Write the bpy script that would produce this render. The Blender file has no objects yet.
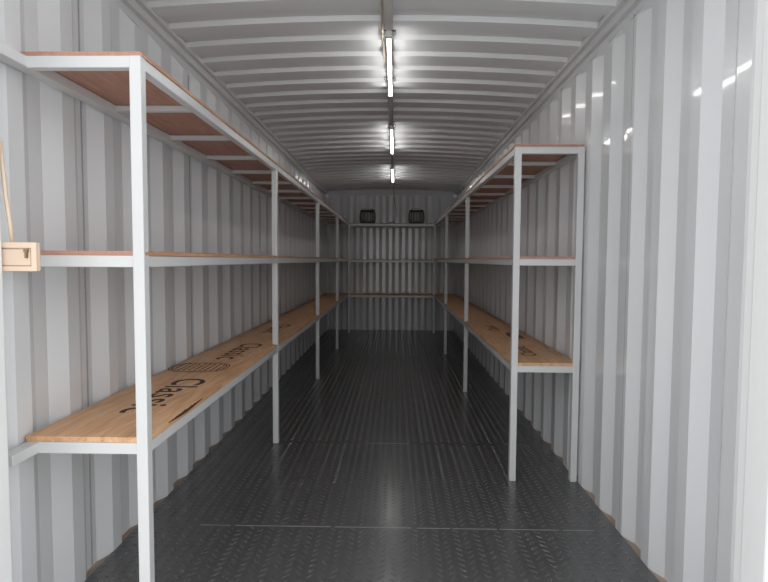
import bpy, bmesh, math, random
from mathutils import Vector, Matrix
random.seed(4)
C = bpy.context.scene.collection
S = bpy.context.scene
R = math.radians

# ------------------------------------------------------------------ camera, world, light, exposure
F_PX = 555.0
cam_d = bpy.data.cameras.new('camera'); cam = bpy.data.objects.new('camera', cam_d); C.objects.link(cam)
cam_d.sensor_fit = 'HORIZONTAL'; cam_d.sensor_width = 36; cam_d.lens = F_PX*36/768; cam_d.clip_start = 0.02
cam.location = (0, 0, 1.30)
from mathutils import Euler
cam.rotation_mode = 'QUATERNION'
cam.rotation_quaternion = (Euler((R(90-3.22), 0, R(1.14))).to_matrix() @ Matrix.Rotation(R(0.32), 3, 'Z')).to_quaternion()   # slight roll of the handheld camera
S.camera = cam
w = bpy.data.worlds.new('overcast_sky'); S.world = w; w.use_nodes = True
wn = w.node_tree.nodes; bg = wn['Background']
bg.inputs['Color'].default_value = (0.98, 0.99, 1.0, 1); bg.inputs['Strength'].default_value = 1.15
pd = bpy.data.lights.new('doorway_portal', 'AREA'); pd.shape = 'RECTANGLE'; pd.size = 2.16; pd.size_y = 2.45
pd.cycles.is_portal = True
po = bpy.data.objects.new('doorway_portal', pd); C.objects.link(po); po.location = (-0.05, 1.46, 1.25); po.rotation_euler = (R(90), 0, 0)
TUBE_EMIT = 15.0
vs = S.view_settings; vs.view_transform = 'Standard'; vs.look = 'None'; vs.gamma = 1; vs.use_curve_mapping = False
vs.exposure = 0.68

# ------------------------------------------------------------------ dimensions (metres, camera over the origin looking along +Y)
XL, XR = -1.245, 1.085          # inner flats of the side walls
DEP = 0.036                     # depth of the wall corrugation
Y0, Y1 = 1.64, 10.25            # front frame, back wall
HT = 2.525                       # ceiling at the side walls
CAMBER = 0.045

# ------------------------------------------------------------------ materials
def mat(name, col, rough=0.5, metal=0.0, spec=0.5, coat=0.0):
    m = bpy.data.materials.new(name); m.use_nodes = True
    b = m.node_tree.nodes['Principled BSDF']
    b.inputs['Base Color'].default_value = (*col, 1); b.inputs['Roughness'].default_value = rough
    b.inputs['Metallic'].default_value = metal; b.inputs['Specular IOR Level'].default_value = spec
    b.inputs['Coat Weight'].default_value = coat
    return m
def N(m, t, **kw):
    n = m.node_tree.nodes.new(t)
    for k, v in kw.items(): setattr(n, k, v)
    return n
def L(m, a, b): m.node_tree.links.new(a, b)
def obj_coord(m, scale=(1, 1, 1)):
    tc = N(m, 'ShaderNodeTexCoord'); mp = N(m, 'ShaderNodeMapping'); mp.inputs['Scale'].default_value = scale
    L(m, tc.outputs['Object'], mp.inputs['Vector']); return mp.outputs['Vector']
def noise(m, vec, scale, detail=4, rough=0.55, dist=0.0):
    n = N(m, 'ShaderNodeTexNoise'); n.inputs['Scale'].default_value = scale; n.inputs['Detail'].default_value = detail
    n.inputs['Roughness'].default_value = rough; n.inputs['Distortion'].default_value = dist
    L(m, vec, n.inputs['Vector']); return n.outputs['Fac']
def ramp(m, fac, stops):
    r = N(m, 'ShaderNodeValToRGB'); e = r.color_ramp.elements
    while len(e) < len(stops): e.new(0.5)
    for el, (p, c) in zip(e, stops): el.position = p; el.color = (*c, 1) if len(c) == 3 else c
    L(m, fac, r.inputs['Fac']); return r.outputs['Color']
def mix(m, fac, a, b, blend='MIX'):
    n = N(m, 'ShaderNodeMix', data_type='RGBA', blend_type=blend)
    if isinstance(fac, float): n.inputs[0].default_value = fac
    else: L(m, fac, n.inputs[0])
    for i, v in ((6, a), (7, b)):
        if isinstance(v, tuple): n.inputs[i].default_value = (*v, 1)
        else: L(m, v, n.inputs[i])
    return n.outputs[2]
def bump(m, h, strength, dist=0.002):
    b = N(m, 'ShaderNodeBump'); b.inputs['Strength'].default_value = strength; b.inputs['Distance'].default_value = dist
    L(m, h, b.inputs['Height']); L(m, b.outputs['Normal'], m.node_tree.nodes['Principled BSDF'].inputs['Normal'])

def paint(name, col, rough, wob=0.025, streak=True, coat=0.0):
    m = mat(name, col, rough, coat=coat); p = m.node_tree.nodes['Principled BSDF']
    v = obj_coord(m, (1, 1, 0.25 if streak else 1))
    n1 = noise(m, v, 2.0, 2)
    lo = tuple(c*(1-wob) for c in col); hi = tuple(min(1, c*(1+wob)) for c in col)
    L(m, ramp(m, n1, [(0.3, lo), (0.7, hi)]), p.inputs['Base Color'])
    p.inputs['Coat Roughness'].default_value = 0.06
    bump(m, noise(m, obj_coord(m), 3.0, 1), 0.04, 0.002)
    return m
M = {}
M['wall'] = paint('grey_wall_paint', (0.705, 0.72, 0.735), 0.30, coat=0.6)
M['ceiling'] = paint('grey_ceiling_paint', (0.735, 0.75, 0.76), 0.42, streak=False)
M['rail'] = paint('grey_rail_paint', (0.66,0.665,0.67), 0.35, streak=False)
M['white'] = paint('white_frame_paint', (0.84, 0.85, 0.85), 0.5, 0.03)
M['steel'] = paint('light_grey_rack_paint', (0.61, 0.62, 0.622), 0.30, 0.03, False)
M['bead'] = mat('seam_sealant', (0.33, 0.33, 0.335), 0.5)

def wood(name, dark, mid, light, rough=0.55, stain=False):
    m = mat(name, mid, rough); p = m.node_tree.nodes['Principled BSDF']
    g = noise(m, obj_coord(m, (9, 1.1, 9)), 2.2, 6, 0.6, 1.2)
    base = ramp(m, g, [(0.28, dark), (0.5, mid), (0.72, light)])
    f = noise(m, obj_coord(m, (60, 2.5, 60)), 3.0, 3, 0.5)
    fine = ramp(m, f, [(0.35, (0.82, 0.80, 0.78)), (0.6, (1, 1, 1))])
    c = mix(m, 1.0, base, fine, 'MULTIPLY')
    if stain:
        s = noise(m, obj_coord(m, (2.0, 2.0, 2.0)), 1.6, 3, 0.5)
        c = mix(m, ramp(m, s, [(0.55, (0, 0, 0)), (0.75, (0.5, 0.5, 0.5))]), c, dark)
    L(m, c, p.inputs['Base Color'])
    bump(m, f, 0.2, 0.001)
    return m
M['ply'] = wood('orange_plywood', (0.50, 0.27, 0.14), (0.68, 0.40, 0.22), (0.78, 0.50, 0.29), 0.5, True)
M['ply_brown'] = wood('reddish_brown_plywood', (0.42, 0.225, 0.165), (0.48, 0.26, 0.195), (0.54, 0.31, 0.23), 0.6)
M['ply_edge'] = wood('pale_plywood_edge', (0.42, 0.22, 0.13), (0.6, 0.34, 0.2), (0.72, 0.46, 0.28), 0.6)
M['ply_floor'] = wood('pale_floor_plywood', (0.25, 0.18, 0.14), (0.40, 0.31, 0.25), (0.52, 0.42, 0.35), 0.7, True)
M['ink'] = mat('black_stamp_ink', (0.035, 0.022, 0.018), 0.7)
M['scorch'] = mat('dark_chipped_edge', (0.06, 0.03, 0.02), 0.8)

m = mat('dark_tread_plate', (0.05, 0.052, 0.055), 0.3, coat=0.45); M['plate'] = m; m.node_tree.nodes['Principled BSDF'].inputs['Coat Roughness'].default_value = 0.16
p = m.node_tree.nodes['Principled BSDF']
n1 = noise(m, obj_coord(m), 1.6, 3, 0.5)
L(m, ramp(m, n1, [(0.4, (0.075, 0.076, 0.078)), (0.62, (0.082, 0.083, 0.085)), (0.8, (0.10, 0.101, 0.103))]), p.inputs['Base Color'])
p.inputs['Roughness'].default_value = 0.30
M['tread'] = mat('worn_shiny_tread', (0.082, 0.083, 0.085), 0.27, 0.0, 0.5, 0.5)
M['tread'].node_tree.nodes['Principled BSDF'].inputs['Coat Roughness'].default_value = 0.12
M['seam'] = mat('worn_bare_seam', (0.30, 0.30, 0.30), 0.4, 0.3)
M['black'] = mat('black_plastic', (0.06, 0.06, 0.063), 0.3)
M['darkgrey'] = mat('dark_grey_metal', (0.30, 0.30, 0.305), 0.4, 0.0)
M['chrome'] = mat('bright_metal', (0.6, 0.6, 0.62), 0.25, 0.9)
M['trunk'] = paint('beige_grey_plastic', (0.60, 0.57, 0.54), 0.5, 0.04, False)
M['batten'] = paint('white_lamp_housing', (0.62, 0.62, 0.61), 0.4, 0.03, False)
M['beige'] = paint('beige_switch_box', (0.72, 0.57, 0.44), 0.5, 0.05)
M['brass'] = mat('aged_brass', (0.28, 0.20, 0.10), 0.4, 0.8)
M['ground'] = paint('outside_concrete', (0.72, 0.71, 0.70), 0.9, 0.05, False)
m = mat('lit_tube', (1, 1, 1), 0.4); M['tube'] = m
b = m.node_tree.nodes['Principled BSDF']; b.inputs['Emission Color'].default_value = (1, 0.985, 0.95, 1); b.inputs['Emission Strength'].default_value = TUBE_EMIT

# ------------------------------------------------------------------ mesh helpers
def link(name, bm, m, parent=None, smooth=False, bevel=0.0):
    me = bpy.data.meshes.new(name); bm.to_mesh(me); bm.free()
    o = bpy.data.objects.new(name, me); C.objects.link(o)
    for mm in (m if isinstance(m, (list, tuple)) else [m]): me.materials.append(mm)
    if smooth:
        for f in me.polygons: f.use_smooth = True
    if parent is not None: o.parent = parent; 
    if bevel:
        b = o.modifiers.new('bevel', 'BEVEL'); b.width = bevel; b.segments = 2; b.limit_method = 'ANGLE'
    return o
def bx(bm, x0, x1, y0, y1, z0, z1, mi=0):
    v = [bm.verts.new(c) for c in ((x0,y0,z0),(x1,y0,z0),(x1,y1,z0),(x0,y1,z0),(x0,y0,z1),(x1,y0,z1),(x1,y1,z1),(x0,y1,z1))]
    for q in ((0,3,2,1),(4,5,6,7),(0,1,5,4),(1,2,6,5),(2,3,7,6),(3,0,4,7)):
        f = bm.faces.new([v[i] for i in q]); f.material_index = mi
def box(name, x0, x1, y0, y1, z0, z1, m, parent=None, bevel=0.003):
    bm = bmesh.new(); bx(bm, min(x0,x1), max(x0,x1), y0, y1, z0, z1); return link(name, bm, m, parent, bevel=bevel)
def tube(bm, pts, r, seg=8):
    pts = [Vector(p) for p in pts]; rings = []
    for i, p in enumerate(pts):
        d = (pts[min(i+1, len(pts)-1)] - pts[max(i-1, 0)]).normalized()
        up = Vector((0,0,1)) if abs(d.z) < 0.9 else Vector((1,0,0))
        a = d.cross(up).normalized(); c = a.cross(d)
        rings.append([bm.verts.new(p + (a*math.cos(t)+c*math.sin(t))*r) for t in [2*math.pi*k/seg for k in range(seg)]])
    for A, B in zip(rings, rings[1:]):
        for k in range(seg): bm.faces.new((A[k], A[(k+1)%seg], B[(k+1)%seg], B[k]))
    bm.faces.new(rings[0][::-1]); bm.faces.new(rings[-1])
def thing(name, label, cat, loc, group=None):
    o = bpy.data.objects.new(name, None); C.objects.link(o); o.location = loc; o.empty_display_size = 0.1
    tag(o, label, cat, group); return o
def tag(o, label, cat, group=None):
    o['label'] = label; o['category'] = cat
    if group: o['group'] = group
    return o
def struct(o): o['kind'] = 'structure'; return o

# ------------------------------------------------------------------ side walls
def corr_profile(y_in, period, ya, yb, flat=0.0, slope=0.068, flat_out=None):
    """list of (y, depth) ; y_in = a y where an inner flat starts; inner = 0, outer = 1"""
    fin = period*0.252; fo = period*0.252; sl = (period-fin-fo)/2
    k = math.floor((ya - y_in)/period) - 1
    out = []
    while y_in + k*period < yb + period:
        y = y_in + k*period
        out += [(y, 0), (y+fin, 0), (y+fin+sl, 1), (y+fin+sl+fo, 1)]
        k += 1
    res = []
    for (a, da), (b, db) in zip(out, out[1:]):
        if b < ya or a > yb: continue
        if a < ya: t = (ya-a)/(b-a); a, da = ya, da+(db-da)*t
        if not res: res.append((a, da))
        if b > yb: t = (yb-a)/(b-a); b, db = yb, da+(db-da)*t
        res.append((b, db))
    return res
def side_wall(name, x_in, sgn, y_in, period):
    prof = corr_profile(y_in, period, Y0, Y1+0.03)
    bm = bmesh.new(); rows = []
    for z, k in ((-0.02, 0), (HT-0.115, 0), (HT-0.07, 1), (HT+0.02, 1)):
        rows.append([bm.verts.new((x_in + sgn*DEP*(1 if k else d), y, z)) for y, d in prof])
    for A, B in zip(rows, rows[1:]):
        for i in range(len(A)-1):
            bm.faces.new((A[i], A[i+1], B[i+1], B[i]) if sgn > 0 else (A[i+1], A[i], B[i], B[i+1]))
    bmesh.ops.remove_doubles(bm, verts=bm.verts, dist=1e-5)
    bmesh.ops.recalc_face_normals(bm, faces=bm.faces)
    o = struct(link(name, bm, M['wall']))
    s = o.modifiers.new('solid', 'SOLIDIFY'); s.thickness = 0.004; s.offset = 0
    return o
PERL, PERR = 0.297, 0.280
YINL, YINR = 2.077, 2.033
wl = side_wall('wall_left', XL, -1, YINL, PERL)
wr = side_wall('wall_right', XR, 1, YINR, PERR)
# sealed panel joints in the recesses
def seam(parent, x, y): box('panel_seam', x-0.003, x+0.003, y-0.003, y+0.003, 0.0, HT-0.1, M['bead'], parent, 0.001)
for k in range(0, 7):
    seam(wl, XL-DEP+0.003, YINL + PERL*(0.62+4*k))
    seam(wr, XR+0.001, YINR + PERR*(2+4*k) + 0.03)
seam(wl, XL-0.03, 1.90)
seam(wr, XR+0.03, 1.86)

# back wall
prof = corr_profile(-1.2, 0.24, XL-DEP, XR+DEP)
bm = bmesh.new(); rows = []
for z in (-0.02, HT+CAMBER+0.04): rows.append([bm.verts.new((x, Y1 + 0.035*d, z)) for x, d in prof])
for i in range(len(prof)-1): bm.faces.new((rows[0][i], rows[0][i+1], rows[1][i+1], rows[1][i]))
bmesh.ops.remove_doubles(bm, verts=bm.verts, dist=1e-5)
wb = struct(link('wall_back', bm, M['wall'])); s = wb.modifiers.new('solid', 'SOLIDIFY'); s.thickness = 0.004; s.offset = 0

# ceiling: transverse corrugation over a slight camber
XM = (XL+XR)/2; HW = (XR-XL)/2 + DEP
def camb(x): return CAMBER*(1 - ((x-XM)/HW)**2)
CP, CD = 0.256, 0.023
bm = bmesh.new(); prev = None; ys = []
y = 3.03 - CP*6
while y < Y1+0.05:
    ys += [(y, 0), (y+0.016, CD), (y+0.12, CD), (y+0.136, 0)]; y += CP
ys = [q for q in ys if Y0-0.03 <= q[0] <= Y1+0.05]; ys = [(Y0-0.05, ys[0][1])] + ys
nx = 28
for yy, d in ys:
    row = [bm.verts.new((x, yy, HT + 0.01 + camb(x) + (CD - d if True else 0))) for x in [XL-DEP + (2*HW)*i/nx for i in range(nx+1)]]
    if prev:
        for i in range(nx): bm.faces.new((prev[i], row[i], row[i+1], prev[i+1]))
    prev = row
ce = struct(link('ceiling', bm, M['ceiling']))
for p_ in ce.data.polygons: p_.use_smooth = False
s = ce.modifiers.new('solid', 'SOLIDIFY'); s.thickness = 0.004; s.offset = 1
def roof_z(x): return HT + 0.01 + camb(x)

# rails and frame
struct(box('trim_1', XL-DEP-0.02, XL-DEP+0.030, Y0, Y1, HT-0.034, HT+0.03, M['rail'], bevel=0.004))
struct(box('trim_8', XL-DEP+0.030, XL+0.022, Y0, Y1, HT+0.002, HT+0.03, M['rail'], bevel=0.003))
struct(box('trim_9', XR-0.022, XR+DEP-0.030, Y0, Y1, HT+0.002, HT+0.03, M['rail'], bevel=0.003))
struct(box('trim_2', XR+DEP-0.030, XR+DEP+0.02, Y0, Y1, HT-0.034, HT+0.03, M['rail'], bevel=0.004))
struct(box('trim_3', XL, XR, Y1-0.040, Y1-0.002, HT-0.045, HT+0.06, M['rail'], bevel=0.004))
for i, (x0, x1) in enumerate(((XL-0.17, -1.162), (1.030, XR+0.16))):
    bm = bmesh.new(); bx(bm, x0, x1, Y0-0.13, Y0-0.015, -0.1, HT+0.12)
    o = struct(link('trim_%d' % (4+i), bm, M['white'], bevel=0.008))
    if i == 0: continue
    xx = x1-0.004 if i == 0 else x0+0.004
    box('gasket_lip', xx+0.002, xx+0.05, Y0-0.016, Y0+0.022, 0, HT-0.02, M['white'] if i else M['rail'], o, 0.002)
struct(box('trim_6', XL-0.17, XR+0.16, Y0-0.13, Y0, HT+0.10, HT+0.24, M['white'], bevel=0.008))

# ------------------------------------------------------------------ floor: plywood base + tread plates
fl = struct(box('floor', XL-DEP-0.02, XR+DEP+0.02, Y0-0.1, Y1+0.04, -0.04, -0.006, M['ply_floor'], bevel=0))
def treads(xa, xb, ya, yb):
    PX, PY = 0.049, 0.042
    vs_, fs = [], []
    hl, hw, hh = 0.021, 0.0068, 0.0018
    i0 = math.ceil(xa/PX); 
    for i in range(i0, math.floor(xb/PX)+1):
        x = i*PX; s = 1 if i % 2 else -1
        ang = R(48)*s; ca, sa = math.cos(ang), math.sin(ang)
        j = math.ceil(ya/PY)
        while True:
            yy = (j + (0.5 if i % 2 else 0))*PY
            if yy > yb-0.02: break
            j += 1
            if yy < ya+0.02 or x < xa+0.02 or x > xb-0.02: continue
            b0 = len(vs_)
            for u, v, z in ((-hl,0,0),(-hl*0.55,-hw,0),(hl*0.55,-hw,0),(hl,0,0),(hl*0.55,hw,0),(-hl*0.55,hw,0),(-hl*0.62,0,hh),(0,-hw*0.45,hh),(hl*0.62,0,hh),(0,hw*0.45,hh)):
                vs_.append((x+u*ca-v*sa, yy+u*sa+v*ca, z))
            for q in ((0,1,6),(1,7,6),(1,2,7),(2,8,7),(2,3,8),(3,4,8),(4,9,8),(4,5,9),(5,6,9),(5,0,6),(6,7,8,9)): fs.append([b0+t for t in q])
    return vs_, fs
seams = [2.63, 3.87]
while seams[-1] + 1.235 < Y1: seams.append(seams[-1]+1.235)
cuts = [Y0-0.1] + seams + [Y1-0.01]
for k, (a, b) in enumerate(zip(cuts, cuts[1:])):
    tv, tf = treads(XL, XR, a, b)
    # the plate's long edges are a little ragged beside the walls
    nt = len(tf); n = max(4, int((b-a)/0.07)); ed = []
    for i in range(n+1): ed.append((XL + random.uniform(-0.002, 0.006), a+(b-a)*i/n))
    er = [(XR - random.uniform(-0.002, 0.006), a+(b-a)*i/n) for i in range(n+1)]
    base = len(tv)
    for (x, y) in ed: tv.append((x, y, 0))
    for (x, y) in er: tv.append((x, y, 0))
    for (x, y) in ed: tv.append((x, y, -0.0055))
    for (x, y) in er: tv.append((x, y, -0.0055))
    m1 = n+1
    for i in range(n):
        tf.append([base+i, base+m1+i, base+m1+i+1, base+i+1])
        tf.append([base+i, base+i+1, base+2*m1+i+1, base+2*m1+i])
        tf.append([base+m1+i+1, base+m1+i, base+3*m1+i, base+3*m1+i+1])
    me = bpy.data.meshes.new('tread_plate'); me.from_pydata(tv, [], tf); me.update()
    o = bpy.data.objects.new('tread_plate', me); C.objects.link(o); me.materials.append(M['plate']); me.materials.append(M['tread']); o.parent = fl
    me.polygons.foreach_set('material_index', [1 if i < nt else 0 for i in range(len(me.polygons))])
for k, y in enumerate(seams):
    if k > 1: 
        box('weld_seam', XL+0.01, XR-0.01, y-0.003, y+0.003, -0.002, 0.0007, M['plate'], fl, 0); continue
    bm = bmesh.new(); x = XL+0.3
    while x < XR-0.2:
        ln = random.uniform(0.08, 0.3)
        if k == 0 or random.random() < 0.5: bx(bm, x, min(XR-0.1, x+ln), y-0.003, y+0.003-0.001*random.random(), -0.002, 0.0012)
        x += ln + random.uniform(0.0, 0.03)
    link('weld_seam', bm, M['seam'], fl)
struct(box('ground', -14, 14, -16, Y0-0.15, -0.22, -0.18, M['ground'], bevel=0))
struct(box('trim_7', XL-0.17, XR+0.16, Y0-0.13, Y0-0.1, -0.18, -0.002, M['rail'], bevel=0.004))

# ------------------------------------------------------------------ shelving racks
T = 0.038                        # square tube
LV = (0.686, 1.309, 1.948)       # top faces of the steel frames
PT = 0.014                       # board thickness
def text_print(body, parent, x, y, z, size, ang, outline=0.0022, shear=0.0):
    cu = bpy.data.curves.new('printed_lettering', 'FONT'); cu.body = body; cu.size = size; cu.align_x = 'CENTER'; cu.align_y = 'CENTER'
    cu.fill_mode = 'FRONT'; cu.extrude = 0.0; cu.resolution_u = 4; cu.space_character = 1.05; cu.offset = outline; cu.shear = shear
    t = bpy.data.objects.new('tmp', cu); C.objects.link(t)
    bpy.context.view_layer.update()
    me = bpy.data.meshes.new_from_object(t.evaluated_get(bpy.context.evaluated_depsgraph_get()))
    bpy.data.objects.remove(t); me.materials.clear(); me.materials.append(M['ink'])
    me.name = 'printed_lettering'
    o = bpy.data.objects.new('printed_lettering', me); C.objects.link(o); o.parent = parent
    o.matrix_parent_inverse = Matrix.Identity(4)
    o.location = (x, y, z); o.rotation_euler = (0, 0, ang)
    return o
def oval_stamp(parent, x, y, z, rx, ry):
    bm = bmesh.new()
    for s in (1.0, 0.9):
        n = 40; P = []
        for k in range(n+1):
            t = 2*math.pi*k/n; cx = math.copysign(abs(math.cos(t))**0.6, math.cos(t)); cy = math.copysign(abs(math.sin(t))**0.8, math.sin(t))
            P.append((x+rx*s*cx, y+ry*s*cy))
        w_ = 0.0035
        for (a, b), (c, d) in zip(P, P[1:]):
            q = [Vector((a, b, z)), Vector((c, d, z))]; 
            nrm = Vector((a-x, b-y, 0)).normalized()*w_; nr2 = Vector((c-x, d-y, 0)).normalized()*w_
            bm.faces.new([bm.verts.new(v) for v in (q[0]-nrm, q[1]-nr2, q[1]+nr2, q[0]+nrm)])
    for r in range(9):               # rows of unreadable small print, as dashes
        xx = x + rx*0.75*(r/4-1)
        yy = y - ry*0.7
        while yy < y + ry*0.7:
            l = random.uniform(0.01, 0.035)
            vv = [bm.verts.new(c) for c in ((xx-0.006, yy, z), (xx+0.006, yy, z), (xx+0.006, yy+l, z), (xx-0.006, yy+l, z))]
            bm.faces.new(vv); yy += l + random.uniform(0.008, 0.015)
    bmesh.ops.recalc_face_normals(bm, faces=bm.faces)
    return link('printed_stamp', bm, M['ink'], parent)

def side_rack(label, sgn, xf, xw, ya, posts, yend, wall_ext, wall_post, bar_ys, splits):
    """xf = centre of front posts, xw = wall face; sgn -1 left, +1 right"""
    cx, cy = (xf+xw)/2, (ya+yend)/2
    r = thing('shelving_rack', label, 'shelving', (cx, cy, 0))
    def B(name, x0, x1, y0, y1, z0, z1, m=M['steel'], parent=r, bev=0.003):
        return box(name, x0-cx, x1-cx, y0-cy, y1-cy, z0, z1, m, parent, bev)
    h = T/2
    for y in posts: B('post', xf-h, xf+h, y-h, y+h, 0, LV[2])
    if wall_post: B('wall_post', xw-sgn*T, xw, ya-0.001, ya+T, 0, LV[2]+0.001)
    for li, z in enumerate(LV):
        B('front_rail', xf-h+0.002, xf+h-0.002, posts[0], yend, z-T, z-0.001)
        B('wall_rail', xw-sgn*(0.048 if sgn < 0 else 0.030), xw, ya-wall_ext+(0.004 if wall_post else 0), yend, z-T+0.001, z-0.0015)
        a, b = sorted((xf+sgn*h*0.9, xw-sgn*0.01))
        B('end_bar', a, b, ya+0.0015, ya+T-0.001, z-T, z)
        ys_ = bar_ys if li == 2 else bar_ys[1::3]
        for yb in ys_: B('support_bar', min(xf+sgn*h, xw-sgn*0.02), max(xf+sgn*h, xw-sgn*0.02), yb-0.015, yb+0.015, z-0.025, z-0.002, bev=0.002)
        a, b = sorted((xf-sgn*h*0.9, xw-sgn*0.002))
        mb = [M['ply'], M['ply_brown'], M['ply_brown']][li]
        cutsb = [ya+0.004] + splits + [yend]
        for k, (p, q) in enumerate(zip(cutsb, cutsb[1:])):
            dz = random.uniform(0, 0.0015)
            bd = B('shelf_board', a, b, p+0.002, q-0.002, z, z+PT+dz+(0.003 if li == 0 and k == 0 else 0), mb, bev=0.0015)
            if li == 0: bd['label'] = 'orange plywood bottom shelf board'
            if li > 0:   # bare cut edge of the board, visible as a paler line along the aisle
                e = B('board_edge', xf-sgn*(h*0.9+0.001)-0.001, xf-sgn*(h*0.9+0.001)+0.001, p+0.004, q-0.004, z+0.001, z+PT-0.002, M['ply_edge'], bd, 0)
                e['label'] = 'pale cut plywood edge'
            if li == 0 and k < 2: boards.append((bd, cx, cy, z+PT+0.0035+dz if k == 0 else z+PT+dz+0.0005))
    return r
boards = []
YL = 1.795; YR = 3.22
XFL, XFR = -0.837, 0.700
barsL = [2.38+0.565*k for k in range(13)]
barsR = [3.70+0.57*k for k in range(11)]
YB = 9.82                        # front line of the back rack
rl = side_rack('long light grey steel shelving rack with three plywood levels along the left wall', -1, XFL, XL+0.012, YL-0.0, [YL+0.019, 3.86, 5.98, 8.0], YB-0.02, 0.125, False, barsL, [3.84, 6.28, 8.2])
rr = side_rack('shorter light grey steel shelving rack with three plywood levels along the right wall', 1, XFR, XR-0.009, YR, [YR+0.019, 5.45, 7.65], YB-0.02, 0.0, True, barsR, [5.64, 8.08])
# lettering (sub-parts of the boards)
def on(i, fn, x, y, *a):
    bd, cx, cy, z = boards[i]; return fn(*a[:1], bd, x-cx, y-cy, z, *a[1:]) if fn is text_print else fn(bd, x-cx, y-cy, z, *a)
on(0, text_print, -1.0, 2.40, 'Classic', 0.215, R(-90))
on(0, oval_stamp, -1.07, 3.0, 0.155, 0.13)
on(0, text_print, -1.0, 3.56, 'Classic', 0.215, R(-90))
on(1, text_print, -1.02, 4.75, 'Classic', 0.20, R(-90))
on(2, text_print, 0.86, 3.66, 'Classic', 0.13, R(90))
on(2, oval_stamp, 0.95, 4.4, 0.05, 0.2)
on(2, text_print, 0.86, 4.9, 'Classic', 0.13, R(90))
# chipped dark spots on the front edge of the near left bottom board
bd, cx, cy, z = boards[0]
bm = bmesh.new()
x = XFL + T/2*0.9 - cx; ring = []
n = 40
for i in range(n+1):
    y = 1.97 + 0.36*i/n
    k = math.sin(math.pi*i/n)
    wd = 0.0006 + k*(0.0 + 0.006*abs(math.sin(i*0.9)*math.sin(i*0.37+1)) + random.uniform(0, 0.002))
    ring.append([bm.verts.new(c) for c in ((x-wd, y-cy, z+0.0002), (x+0.0006, y-cy, z+0.0002), (x+0.0006, y-cy, z-0.002-0.008*k))])
for A, Bq in zip(ring, ring[1:]):
    for k in range(2): bm.faces.new((A[k], A[k+1], Bq[k+1], Bq[k]))
bmesh.ops.recalc_face_normals(bm, faces=bm.faces)
e = link('chipped_edge', bm, M['scorch'], bd); e['label'] = 'dark chipped patches on the board edge'

# back rack
LB = tuple(v-0.016 for v in LV)
cx, cy = (XFL+XFR)/2, (YB+Y1)/2
rb = thing('shelving_rack', 'light grey three level shelving rack spanning across the back wall', 'shelving', (cx, cy, 0))
def B(name, x0, x1, y0, y1, z0, z1, m=M['steel'], parent=None, bev=0.003):
    return box(name, x0-cx, x1-cx, y0-cy, y1-cy, z0, z1, m, parent or rb, bev)
for x in (XFL+0.02, XFR-0.01): B('post', x-T/2, x+T/2, YB, YB+T, 0, LB[2]-0.002)
for li, z in enumerate(LB):
    B('front_rail', XL+0.032, XR-0.045, YB+0.001, YB+T-0.001, z-T, z-0.001)
    B('wall_rail', XL+0.032, XR-0.045, Y1-T, Y1-0.003, z-T, z-0.001)
    for x in (XL+0.05, XFL+0.02, XM, XFR-0.02, XR-0.06): B('support_bar', x-0.015, x+0.015, YB+T, Y1-T, z-0.032, z-0.002, bev=0.002)
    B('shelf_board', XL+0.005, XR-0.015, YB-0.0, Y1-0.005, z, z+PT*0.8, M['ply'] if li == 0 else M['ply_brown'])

# ------------------------------------------------------------------ ceiling lights
XT = -0.044
def light(ya, yb, label):
    cy = (ya+yb)/2; zt = roof_z(XT)
    t = thing('tube_light', label, 'light', (XT, cy, zt), 'ceiling tube lights')
    hl = (yb-ya)/2
    box('housing', -0.014, 0.014, -hl-0.03, hl+0.03, -0.036, -0.001, M['batten'], t, 0.003)
    bm = bmesh.new(); tube(bm, [(0, -hl, -0.047), (0, hl, -0.047)], 0.009, 12); link('lit_tube', bm, M['tube'], t, smooth=True)
    for s in (-1, 1):
        y0, y1 = sorted((s*hl, s*(hl+0.03)))
        box('end_cap', -0.017, 0.017, y0, y1, -0.062, -0.034, M['batten'], t, 0.004)
    for s in (-0.93, 0.55):
        bm = bmesh.new()
        yy = s*hl
        bx(bm, -0.040, 0.040, yy-0.012, yy+0.012, -0.003, -0.001)
        for q in (-1, 1):
            tube(bm, [(q*0.034, yy, -0.003), (q*0.040, yy, -0.014), (q*0.034, yy, -0.026), (q*0.02, yy, -0.03)], 0.003, 6)
        link('mounting_clip', bm, M['chrome'], t)
    return t
light(3.14, 4.22, 'lit white tube light under the ceiling, nearest the camera')
light(5.30, 6.48, 'lit white tube light under the ceiling, middle of the three')
light(7.60, 8.85, 'lit white tube light under the ceiling, farthest and nearest the back wall')
def trunking(ya, yb, label, wd=0.020, nm='cable_trunking'):
    t = thing(nm, label, 'cable trunking', (XT, (ya+yb)/2, roof_z(XT)), 'trunking between the tube lights')
    h = (yb-ya)/2
    box('channel', -wd, wd*0.9, -h, h, -0.024, -0.001, M['trunk'], t, 0.002)
    box('cover', -wd*0.8, wd*0.7, -h, h, -0.030, -0.0245, M['trunk'], t, 0.002)
    return t
trunking(Y0+0.01, 3.105, 'beige grey cable trunking running from doorway to the nearest tube light', 0.026)
trunking(4.26, 5.26, 'beige grey cable trunking between the nearest and the middle tube light')
trunking(6.52, 7.56, 'beige grey cable trunking between the middle and the farthest tube light', 0.014)
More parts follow.
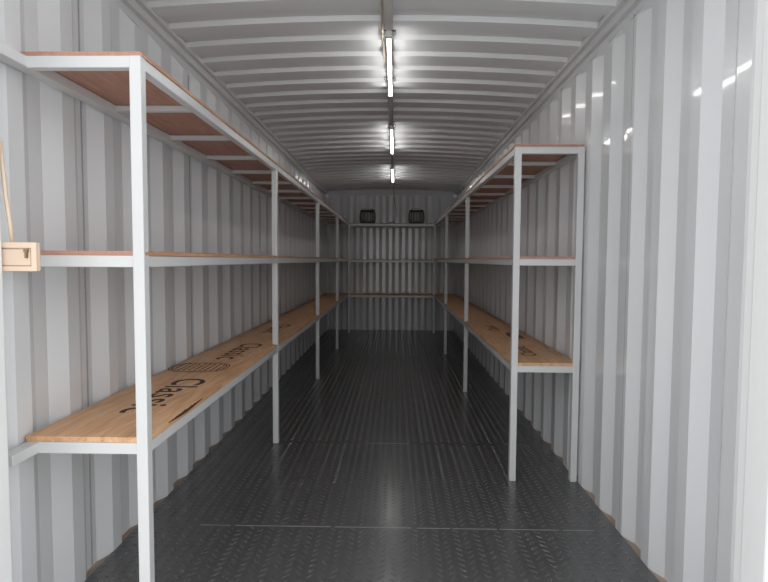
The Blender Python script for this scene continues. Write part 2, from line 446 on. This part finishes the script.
# thin cables
bm = bmesh.new(); z = roof_z(XT-0.04)
tube(bm, [(XT-0.038, Y0+0.05, z-0.006), (XT-0.036, 2.3, z-0.008), (XT-0.036, 3.1, z-0.008), (XT-0.034, 3.6, z-0.008)], 0.0045, 6)
tag(link('cable', bm, M['beige'], smooth=True), 'thin beige cable beside the trunking leading to the nearest tube light', 'cable')
bm = bmesh.new(); z = roof_z(XT)
tube(bm, [(XT, 8.96, z-0.012), (XT+0.004, 9.5, z-0.012), (XT, Y1-0.09, z-0.014), (XT+0.01, Y1-0.07, z-0.07), (XT+0.03, Y1-0.03, 2.30), (XT+0.07, Y1-0.02, 2.12), (XT+0.02, Y1-0.03, 2.0), (XT-0.10, Y1-0.1, LV[2]+0.01), (-0.27, Y1-0.14, LV[2]+0.006), (-0.33, Y1-0.18, LV[2]+0.006)], 0.005, 6)
tag(link('cable', bm, M['black'], smooth=True), 'thin dark cable dropping from the farthest tube light down the back wall', 'cable')

# ------------------------------------------------------------------ ventilators on the back rack
def ventilator(x, label):
    t = thing('ventilator', label, 'ventilator', (x, YB+0.20, LB[2]+PT*0.8+0.001), 'ventilators on the back shelf')
    def lathe(name, prof, m, seg=28, parent=t):
        bm = bmesh.new(); rings = []
        for r, z in prof: rings.append([bm.verts.new((r*math.cos(2*math.pi*k/seg), r*math.sin(2*math.pi*k/seg), z)) for k in range(seg)])
        for A, Bq in zip(rings, rings[1:]):
            for k in range(seg): bm.faces.new((A[k], A[(k+1)%seg], Bq[(k+1)%seg], Bq[k]))
        bm.faces.new(rings[0][::-1]); bm.faces.new(rings[-1]); bmesh.ops.recalc_face_normals(bm, faces=bm.faces)
        return link(name, bm, m, parent, smooth=True)
    lathe('base', [(0.13, 0), (0.135, 0.008), (0.125, 0.025), (0.10, 0.03)], M['black'])
    lathe('drum', [(0.10, 0.028), (0.108, 0.06), (0.112, 0.12), (0.108, 0.18), (0.10, 0.205)], M['darkgrey'])
    bm = bmesh.new()
    for k in range(16):
        a = 2*math.pi*k/16; c, s = math.cos(a), math.sin(a)
        tube(bm, [(0.122*c, 0.122*s, 0.02), (0.138*c, 0.138*s, 0.07), (0.142*c, 0.142*s, 0.12), (0.138*c, 0.138*s, 0.17), (0.122*c, 0.122*s, 0.215)], 0.005, 5)
    link('guard_ribs', bm, M['black'], t, smooth=True)
    cap = lathe('cap', [(0.118, 0.205), (0.132, 0.215), (0.13, 0.235), (0.10, 0.262), (0.05, 0.275), (0.005, 0.278)], M['black'])
    bm = bmesh.new(); tube(bm, [(-0.075, -0.112, 0.245), (-0.03, -0.130, 0.250), (0.03, -0.130, 0.250), (0.075, -0.112, 0.245)], 0.010, 8)
    link('cap_highlight', bm, M['white'], t, smooth=True)  # pale bar modelled and painted as the highlight on the dark cap
ventilator(-0.50, 'dark round ribbed ventilator on the back rack top shelf, the left one')
ventilator(0.375, 'dark round ribbed ventilator on the back rack top shelf, the right one')

# ------------------------------------------------------------------ beige switch box on the left door post
XB = XL-0.004
t = thing('switch_box', 'small beige switch box with a keyed lid on the left door post', 'switch box', (-1.192, Y0-0.008, 1.303))
W_, H_ = 0.128, 0.085
# box body hangs inward from the post, lid faces the camera
def QB(name, x0, x1, y0, y1, z0, z1, m, bev=0.002): return box(name, x0, x1, y0, y1, z0, z1, m, t, bev)
QB('body', 0.001, W_, 0.004, 0.018, -H_/2, H_/2, M['beige'], 0.004)
bm = bmesh.new()
bx(bm, 0.001, W_, -0.004, 0.004, H_/2-0.016, H_/2); bx(bm, 0.001, W_, -0.004, 0.004, -H_/2, -H_/2+0.014); bx(bm, W_-0.016, W_, -0.004, 0.004, -H_/2+0.014, H_/2-0.016)
link('rim', bm, M['beige'], t)
QB('lid', 0.001, W_-0.020, -0.001, 0.0045, -H_/2+0.016, H_/2-0.020, M['beige'])
bm = bmesh.new(); bx(bm, W_-0.036, W_-0.024, -0.009, -0.001, 0.014, 0.022); bx(bm, W_-0.033, W_-0.027, -0.009, -0.001, -0.004, 0.014)
link('latch', bm, M['brass'], t)
bm = bmesh.new(); tube(bm, [(0.046, 0.012, H_/2), (0.040, 0.012, H_/2+0.06), (0.030, 0.012, H_/2+0.14), (0.018, 0.012, H_/2+0.30)], 0.006, 8)
link('conduit', bm, M['beige'], t, smooth=True)
